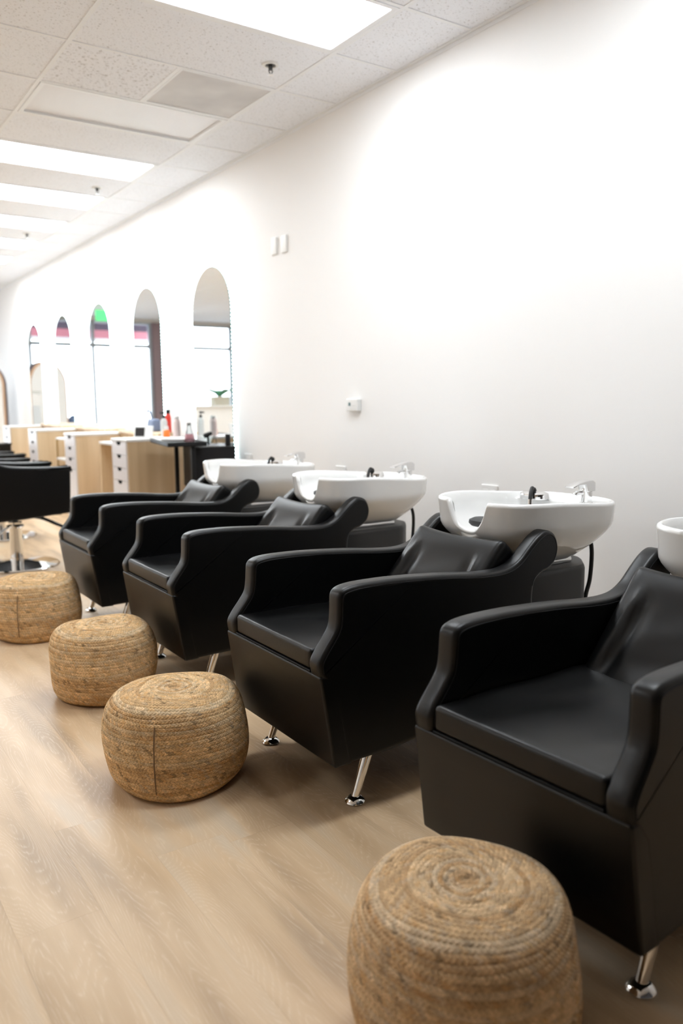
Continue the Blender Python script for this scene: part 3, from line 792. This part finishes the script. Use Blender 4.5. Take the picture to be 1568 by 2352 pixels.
for x, y, rot, sc, lab in ((0.974, 2.432, -129, (1.0, 1.0, 1.0), 'round braided jute pouf second from the camera, a dark vertical seam on its front'),
                           (1.022, 3.345, 25, (0.95, 0.95, 1.0), 'round braided jute pouf third from the camera, no seam showing'),
                           (0.996, 4.44, -123, (1.02, 1.02, 1.02), 'farthest round jute pouf, low and cut by the left edge'),
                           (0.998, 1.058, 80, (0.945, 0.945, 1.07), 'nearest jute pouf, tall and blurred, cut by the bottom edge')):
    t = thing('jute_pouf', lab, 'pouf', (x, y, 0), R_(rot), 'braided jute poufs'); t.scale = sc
    cv = link_mesh('braided_cover', pm, t); cv.color = (0.88, 0.885, 0.96, 1) if rot == 80 else (1, 0.99, 1.0, 1); link_mesh('seam', psm, t)  # dimmer foreground light put into the nearest cover's tint: darker and greyer
    if rot == -129: MB().rbox(0.172, 0.192, -0.008, 0.006, 0.0002, 0.0042, 0.001, (1, 1, 1)).build('label_tag', M['plastic_white'], t, 40)

# ------------------------------------------------------------------ styling chairs
def styling_chair():
    t = thing('styling_chair', '', 'styling chair', (0, 0, 0), 0, 'black hydraulic styling chairs')
    MB().lathe([(0.0, 0.0), (0.30, 0.0), (0.308, 0.006), (0.30, 0.014), (0.16, 0.030), (0.08, 0.042), (0.0, 0.044)], n=56).build('base', M['chrome'], t, 30)
    c = MB().lathe([(0.047, 0.03), (0.047, 0.32), (0.051, 0.325), (0.051, 0.338), (0.0, 0.34)], n=32).build('column', M['chrome'], t, 40)
    MB().tube(crv([(-0.02, -0.045, 0.31), (-0.06, -0.09, 0.32), (-0.20, -0.16, 0.24), (-0.30, -0.2, 0.20)], 5), 0.008, 8).build('pump_lever', M['chrome'], c, 50)
    MB().lathe([(0.06, 0.300), (0.066, 0.304), (0.066, 0.31), (0.06, 0.314)], n=28).build('collar', M['chrome'], c, 40)
    MB().lathe([(0.024, 0.335), (0.024, 0.40), (0.0, 0.40)], n=20).build('piston', M['black_plastic'], t, 40)
    MB().rbox(-0.28, 0.30, -0.24, 0.24, 0.395, 0.46, 0.015, (2, 2, 1)).build('seat_base', M['leather'], t, 50)
    MB().rbox(-0.22, 0.33, -0.235, 0.235, 0.46, 0.56, 0.03, (6, 6, 2)).build('seat', M['leather'], t, 50)
    side = crv([(0.335, 0.415), (0.347, 0.58), (0.352, 0.74), (0.34, 0.762), (0.10, 0.770), (-0.08, 0.785), (-0.17, 0.815), (-0.26, 0.86), (-0.33, 0.87)], 4)
    side = [tuple(p) for p in side]+[(-0.35, 0.84), (-0.31, 0.40), (-0.28, 0.38), (0.0, 0.39)]
    for s in (-1, 1):
        a, b = (0.235, 0.315) if s > 0 else (-0.315, -0.235)
        MB().prism(side, a, b, 0.014, 3).build('armrest', M['leather'], t, 50)
    def bf(p): return np.array((p[0]-0.20*(p[2]-0.5), p[1], p[2]))
    MB().rbox(-0.30, -0.20, -0.24, 0.24, 0.42, 0.92, 0.03, (2, 6, 6), bf).build('backrest', M['leather'], t, 50)
    fr = MB()
    for s in (-1, 1): fr.tube(crv([(0.02, s*0.16, 0.40), (0.15, s*0.16, 0.375), (0.25, s*0.16, 0.325), (0.33, s*0.16, 0.285)], 4), 0.011, 8)
    fr.tube([(0.33, -0.17, 0.285), (0.33, 0.17, 0.285)], 0.011, 8); fr.tube([(0.25, -0.17, 0.325), (0.25, 0.17, 0.325)], 0.011, 8)
    fr.build('footrest', M['black_plastic'], t, 60)
    return t
sc_ = styling_chair(); sc_.location = (1.335, 6.42, 0); sc_['label'] = 'nearest black styling chair on a round chrome base'
for i, (x, y, lab) in enumerate(((1.515, 7.90, 'second black styling chair, only its armrest top showing'), (1.69, 9.40, 'third black styling chair, a thin armrest above the second'), (1.80, 10.85, 'farthest black styling chair, its back showing at the left edge'))):
    dup(sc_, (x, y, 0), R_((0, 0, 20)[i]), lab, (1, 1, (0.92, 0.90, 0.96)[i]))

# ------------------------------------------------------------------ drawer units along the mirrors
def drawer_unit():
    t = thing('drawer_unit', '', 'drawers', (0, 0, 0), 0, 'wood-sided drawer units')
    D, W, Ht = 0.53, 0.40, 0.925
    for y0, y1 in ((0.0, 0.018), (W-0.018, W)): MB().box(0.0, D, y0, y1, 0.03, Ht-0.022).build('side_panel', M['wood'], t)
    MB().box(0.012, D, 0.018, W-0.018, 0.03, Ht-0.022).build('carcass', M['drawer'], t)
    MB().rbox(-0.012, D, -0.004, W+0.004, Ht-0.022, Ht, 0.003, (1, 1, 1)).build('top', M['plastic_white'], t, 40)
    z = Ht-0.026
    for h in (0.112, 0.112, 0.112, 0.50):
        d = MB().box(-0.012, 0.012, 0.0195, W-0.0195, z-h+0.004, z).build('drawer', M['drawer'], t)
        c = W/2; MB().add([(-0.0128, c-0.055, z), (-0.0128, c+0.055, z), (-0.0128, c+0.03, z-0.028), (-0.0128, c-0.03, z-0.028), (-0.009, c-0.055, z+0.001), (-0.009, c+0.055, z+0.001), (-0.009, c+0.03, z-0.028), (-0.009, c-0.03, z-0.028)],
                  [(0, 1, 2, 3), (4, 7, 6, 5), (0, 4, 5, 1), (1, 5, 6, 2), (2, 6, 7, 3), (3, 7, 4, 0)]).build('handle', M['black_hole'], d)
        z -= h
    MB().box(0.03, D-0.02, 0.02, W-0.02, 0.0, 0.03).build('plinth', M['drawer'], t)
    return t
du = drawer_unit(); du.location = (2.315, 6.62, 0); du['label'] = 'drawer unit with oak side, nearest, behind the black trolley'
for x, y, lab in ((2.315, 8.12, 'oak-sided drawer unit second from the wash basins'), (2.315, 9.66, 'oak-sided drawer unit third from the wash basins'), (2.36, 11.25, 'farthest oak-sided drawer unit, at the left edge')):
    dup(du, (x, y, 0), 0, lab)
# wall counters behind the drawer units
for i, (y0, y1, lab) in enumerate(((7.03, 8.11, 'narrow oak wall counter between the first two drawer units'), (8.53, 9.65, 'narrow oak wall counter between the second and third drawer units'), (10.07, 11.24, 'narrow oak wall counter between the last two drawer units'))):
    t = thing('wall_counter', lab, 'counter', (2.74, y0, 0), 0, 'oak wall counters')
    MB().rbox(0, 0.225, 0.0, y1-y0, 0.925, 0.955, 0.003, (1, 1, 1)).build('counter_top', M['wood'], t, 40)
    MB().box(0.02, 0.04, 0.01, y1-y0-0.01, 0.62, 0.925).build('apron', M['wood'], t)
    for yy in (0.05, y1-y0-0.05): MB().box(0.04, 0.22, yy-0.01, yy+0.01, 0.0, 0.925).build('support', M['wood'], t)
# low table and gold shelf between them
t = thing('side_table', 'low oak side table with a white top between the nearer drawer units', 'table', (2.44, 7.06, 0))
MB().rbox(0, 0.28, 0, 0.74, 0.835, 0.86, 0.003, (1, 1, 1)).build('table_top', M['plastic_white'], t, 40)
for y in (0.0, 0.69): MB().box(0.0, 0.27, y, y+0.05, 0, 0.835).build('leg', M['wood'], t)
t = thing('shelf_rack', 'gold framed rack with two white shelves between drawer units', 'shelf', (2.42, 8.60, 0))
for x in (0.0, 0.28):
    for y in (0.0, 0.66): MB().tube([(x+0.01, y+0.01, 0), (x+0.01, y+0.01, 0.84)], 0.009, 8).build('post', M['gold'], t, 40)
for z in (0.30, 0.60, 0.825): MB().rbox(0, 0.30, 0, 0.68, z, z+0.022, 0.003, (1, 1, 1)).build('shelf', M['plastic_white'], t, 40)

# ------------------------------------------------------------------ trolley and salon items
ang = math.atan2(-0.2, 0.98)
tr = thing('salon_trolley', 'black salon trolley with a tray top beside the nearest mirror', 'trolley', (2.29, 5.68, 0), ang)
MB().rbox(0, 0.30, 0, 0.78, 0.903, 0.925, 0.006, (1, 1, 1)).build('tray', M['black_plastic'], tr, 40)
b = MB()
for q in ((0, 0.30, 0, 0.012), (0, 0.30, 0.768, 0.78), (0, 0.012, 0.012, 0.768), (0.288, 0.30, 0.012, 0.768)): b.box(*q, 0.925, 0.937)
b.build('tray_rim', M['black_plastic'], tr)
for x, y in ((0.20, 0.06), (0.20, 0.70)): MB().rbox(x-0.016, x+0.016, y-0.02, y+0.02, 0.06, 0.904, 0.005, (1, 1, 1)).build('post', M['black_plastic'], tr, 40)
MB().rbox(0.05, 0.30, 0.03, 0.75, 0.05, 0.08, 0.006, (1, 1, 1)).build('bottom_shelf', M['black_plastic'], tr, 40)
for x, y in ((0.07, 0.06), (0.27, 0.06), (0.07, 0.72), (0.27, 0.72)):
    MB().lathe([(0, -0.01), (0.02, -0.01), (0.025, -0.006), (0.025, 0.006), (0.02, 0.01), (0, 0.01)], n=16).build('caster', M['rubber'], tr, 40).matrix_local = Matrix.Translation((x, y, 0.025)) @ Matrix.Rotation(pi/2, 4, 'X')
hx = MB().rbox(0.235, 0.56, 0.15, 0.60, 0.55, 0.885, 0.008, (1, 1, 1)).build('side_bin', M['black_plastic'], tr, 40)
MB().rbox(0.30, 0.56, 0.145, 0.605, 0.884, 0.892, 0.003, (1, 1, 1)).build('bin_rim', M['dark_metal'], hx, 40)

def item(name, label, cat, loc, builder, group=None, rotz=0.0):
    t = thing(name, label, cat, loc, rotz, group); builder(t); return t
def lat(name, prof, mat, n=20, sx=1.0): return lambda t: MB().lathe(prof, n=n, sx=sx).build(name, M[mat], t, 40)
def bottle(body, cap, r, h, ch, cm='black_plastic', pump=False, neck=0.4):
    def f(t):
        MB().lathe([(0, 0), (r*0.94, 0), (r, 0.006), (r, h*0.80), (r*0.8, h*0.92), (r*neck, h), (0, h)], n=22).build('bottle_body', M[body], t, 40)
        c = MB().lathe([(0, h), (r*neck*1.25, h), (r*neck*1.2, h+ch), (0, h+ch)], n=16)
        if pump: c.tube([(0, 0, h+ch), (0, 0, h+ch+0.03)], 0.005, 8).tube([(0.012, 0, h+ch+0.03), (-0.035, 0, h+ch+0.026)], 0.008, 8)
        c.build('cap', M[cm], t, 40)
    return f
ZT = 0.925
item('pump_bottle', 'pale grey pump bottle with a black pump beside the red bottle', 'bottle', (2.786, 6.98, ZT), bottle('grey_bottle', '', 0.030, 0.165, 0.02, pump=True), 'bottles on the nearest drawer unit')
item('hair_spray_bottle', 'tall red bottle with a black cap behind the nearest drawer unit', 'bottle', (2.864, 7.065, 0.955), bottle('red', '', 0.028, 0.175, 0.035, neck=0.55), 'bottles on the nearest drawer unit')
item('lotion_bottle', 'pale pink and white bottle to the right of the red one', 'bottle', (2.79, 6.70, ZT), bottle('pale_pink', '', 0.034, 0.165, 0.02, 'plastic_white', neck=0.6), 'bottles on the nearest drawer unit')
item('serum_bottle', 'short bottle of orange liquid in front of the red bottle', 'bottle', (2.735, 6.80, ZT), bottle('orange', '', 0.030, 0.068, 0.03, 'plastic_white', neck=0.5), 'bottles on the nearest drawer unit')
def flask(t):
    MB().lathe([(0, 0), (0.040, 0), (0.042, 0.004), (0.032, 0.06), (0, 0.06)], n=24).build('pink_liquid', M['pink'], t, 40)
    MB().lathe([(0.0432, 0.0), (0.0435, 0.004), (0.018, 0.105), (0.016, 0.135), (0.020, 0.140), (0.0185, 0.140), (0.0145, 0.134), (0.0165, 0.105), (0.042, 0.006)], n=24).build('glass_wall', M['glass'], t, 40)
    MB().lathe([(0, 0.125), (0.0135, 0.125), (0.017, 0.15), (0, 0.152)], n=16).build('stopper', M['grey_bottle'], t, 40)
item('conical_flask', 'small conical glass flask of pink liquid on the black trolley tray', 'flask', (2.585, 5.955, ZT), flask)
def tablet(t):
    def tl(p): return np.array((p[0]+0.28*(p[2]), p[1], p[2]))
    MB().rbox(-0.006, 0.006, -0.085, 0.085, 0.0, 0.105, 0.004, (1, 1, 1), tl).build('tablet_frame', M['plastic_white'], t, 40)
    MB().add([tl((-0.0068, -0.01, 0.014)), tl((-0.0068, 0.075, 0.014)), tl((-0.0068, 0.075, 0.092)), tl((-0.0068, -0.01, 0.092)), tl((-0.005, -0.01, 0.014)), tl((-0.005, 0.075, 0.014)), tl((-0.005, 0.075, 0.092)), tl((-0.005, -0.01, 0.092))],
             [(0, 1, 2, 3), (4, 7, 6, 5), (0, 4, 5, 1), (1, 5, 6, 2), (2, 6, 7, 3), (3, 7, 4, 0)]).build('screen', M['screen'], t)
    MB().rbox(0.03, 0.09, -0.06, 0.06, 0.0, 0.012, 0.004, (1, 1, 1)).tube([(0.075, 0, 0.01), (0.022, 0, 0.07)], 0.006, 6).build('stand', M['plastic_white'], t, 40)
item('tablet', 'white framed tablet with a dark screen on the nearest drawer unit', 'tablet', (2.52, 6.80, ZT), tablet, rotz=R_(50))
def towel(t):
    def fn(p): return np.array((p[0], p[1], p[2]+0.006*math.sin(p[0]*21)*math.cos(p[1]*14)*(1 if p[2] > 0.012 else 0)))
    MB().rbox(-0.11, 0.11, -0.155, 0.155, 0, 0.022, 0.009, (6, 8, 2), fn).build('folded_cloth', M['plastic_white'], t, 60)
item('folded_towel', 'folded white towel lying on the black trolley tray', 'towel', (2.527, 6.193, ZT+0.001), towel, rotz=ang)
def dryer(t):
    def f(p): return p
    MB().lathe([(0, -0.07), (0.034, -0.07), (0.042, -0.05), (0.042, 0.0), (0.034, 0.05), (0.028, 0.08), (0.0, 0.08)], n=20).build('barrel', M['black_plastic'], t, 40).matrix_local = Matrix.Translation((0, 0, 0.10)) @ Matrix.Rotation(R_(70), 4, 'Y')
    MB().tube([(0.0, 0, 0.08), (0.01, 0, 0.0), (0.012, 0, -0.08)], [0.02, 0.018, 0.016], 12).build('handle', M['black_plastic'], t, 50)
    MB().tube(crv([(0.012, 0, -0.07), (0.08, -0.02, -0.02), (0.10, -0.05, 0.08), (0.13, -0.06, 0.0), (0.14, -0.06, -0.06)], 5), 0.005, 6).build('cord', M['rubber'], t, 60)
hd = item('hair_dryer', 'black hair dryer standing in the side bin of the trolley', 'hair dryer', (2.745, 5.96, 0.929), dryer); hd.scale = (0.46, 0.46, 0.46)
item('brush_holder', 'upright black cylinder at the mirror end of the trolley bin', 'brush', (2.835, 5.78, 0.892), lat('brush_tube', [(0, 0), (0.02, 0), (0.021, 0.004), (0.021, 0.085), (0.018, 0.09), (0, 0.09)], 'black_plastic'))
def bag(t):
    def fn(p): k = (p[2])/0.13; return np.array((p[0]*(1-0.3*k), p[1]*(1-0.18*k), p[2]))
    MB().rbox(-0.05, 0.05, -0.10, 0.10, 0, 0.12, 0.025, (3, 5, 4), fn).build('bag_body', M['bag'], t, 60)
    MB().tube(crv([(0, 0.03, 0.11), (-0.01, 0.06, 0.18), (-0.01, 0.12, 0.20), (0, 0.16, 0.15), (0, 0.10, 0.08)], 6), 0.010, 8).build('handle', M['bag'], t, 60)
item('handbag', 'blue-grey handbag with a loop handle on the wall counter', 'bag', (2.86, 7.42, 0.955), bag)
def head(t):
    vs = MB().lathe([(0, 0.0), (0.055, 0.0), (0.05, 0.02), (0.042, 0.06), (0.045, 0.09), (0.062, 0.11), (0.078, 0.15), (0.083, 0.19), (0.078, 0.23), (0.055, 0.265), (0, 0.28)], n=24)
    def shape(v):
        x, y, z = v
        if 0.09 < z < 0.25 and x < 0:
            x -= 0.012*math.exp(-((y)**2)/0.0003)*math.exp(-((z-0.165)**2)/0.0005)          # nose
            x -= 0.006*math.exp(-(y*y)/0.0006)*math.exp(-((z-0.128)**2)/0.0001)                # lips
            x += 0.006*math.exp(-((abs(y)-0.03)**2)/0.0002)*math.exp(-((z-0.185)**2)/0.0002)   # eye hollows
        return (x*1.12, y*0.92, z)
    vs.v = [shape(v) for v in vs.v]; vs.build('face', M['skin'], t, 70)
    h = MB().lathe([(0.070, 0.06), (0.098, 0.07), (0.104, 0.14), (0.102, 0.20), (0.092, 0.25), (0.06, 0.288), (0, 0.298)], n=30)
    h.v = [((x*1.1+0.018) if x > -0.02 else x*0.55+0.004, y*(1.0+0.03*math.sin(9*math.atan2(y, x))), z) if z < 0.23 else (x*1.12+0.004, y, z) for x, y, z in h.v]
    h.build('hair', M['bluehair'], t, 70)
def head_stand(t):
    head(t)
    MB().tube([(0, 0, 0.0), (0, 0, -0.66)], 0.012, 10).build('pole', M['dark_metal'], t, 60)
    for k in range(3): MB().tube([(0, 0, -0.55), (0.22*math.cos(k*2.094), 0.22*math.sin(k*2.094), -0.712)], 0.009, 8).build('leg', M['dark_metal'], t, 60)
item('mannequin_head', 'head with blue-grey hair on a stand, reflected in the mirror next to the farthest', 'mannequin', (1.94, 14.0, 0.72), head_stand, rotz=R_(30))
# standing mirror at the left edge
t = thing('floor_mirror', 'wood framed arched floor mirror standing at the left edge', 'mirror', (2.43, 13.70, 0), R_(60))
def arch(w, h): return [(-w, 0.0), (w, 0.0)]+[(w*math.cos(a), h-w+w*math.sin(a)) for a in np.linspace(0, pi, 24)]
MB().prism(arch(0.40, 1.90), -0.0, 0.03, axis='x').build('frame', M['brown'], t)
MB().prism(arch(0.37, 1.87), -0.004, 0.0, axis='x').build('mirror_glass', M['mirror'], t)
MB().prism(arch(0.39, 1.89), 0.031, 0.15, axis='x').build('backing', M['dark_back'], t)
# reception desk with plant and exit sign: out of frame, reflected in the mirrors
t = thing('reception_desk', 'white reception desk reflected in the nearest mirror', 'desk', (-0.05, 12.4, 0))
MB().rbox(-0.6, 0.6, -0.25, 0.25, 0.0, 1.13, 0.01, (1, 1, 1)).build('desk_body', M['plastic_white'], t, 40)
MB().rbox(-0.63, 0.63, -0.28, 0.28, 1.13, 1.16, 0.006, (1, 1, 1)).build('desk_top', M['plastic_white'], t, 40)
t = thing('potted_plant', 'green leafy plant in a beige planter reflected in the nearest mirror', 'plant', (-0.02, 12.4, 1.16))
MB().rbox(-0.14, 0.14, -0.09, 0.09, 0, 0.15, 0.008, (1, 1, 1)).build('planter', M['planter'], t, 40)
for k in range(9):
    a = k*2.4; L = 0.40+0.10*(k % 3); b = MB(); rowsv = []
    for s_ in np.linspace(0, 1, 8):
        w = 0.055*math.sin(pi*min(1, s_*0.95+0.05))+0.003; r = 0.02+L*s_; z = 0.15+0.36*s_-0.34*s_*s_*(0.6+0.12*(k % 4))
        c, sn = math.cos(a), math.sin(a); rowsv.append(((r*c-w*sn, r*sn+w*c, z), (r*c, r*sn, z-0.006), (r*c+w*sn, r*sn-w*c, z)))
    vs = [p for r3 in rowsv for p in r3]; fs = []
    for q in range(7): fs += [(q*3, q*3+1, q*3+4, q*3+3), (q*3+1, q*3+2, q*3+5, q*3+4)]
    n0 = len(vs); vs += [(p[0], p[1], p[2]+0.0015) for p in vs]; fs += [tuple(i+n0 for i in f[::-1]) for f in fs]
    b.add(vs, fs); o = b.build('leaf', M['leaf'], t, 60)
t = thing('exit_sign', 'green lit sign hanging from the ceiling, seen in the middle mirror', 'sign', (0.75, 16.0, ZC))
MB().rbox(-0.12, 0.12, -0.025, 0.025, -0.27, -0.06, 0.006, (1, 1, 1)).build('sign_body', M['exit'], t, 40)
for sx in (-0.08, 0.08): MB().tube([(sx, 0, -0.062), (sx, 0, 0.0)], 0.006, 8).build('hanger', M['plastic_white'], t, 40)
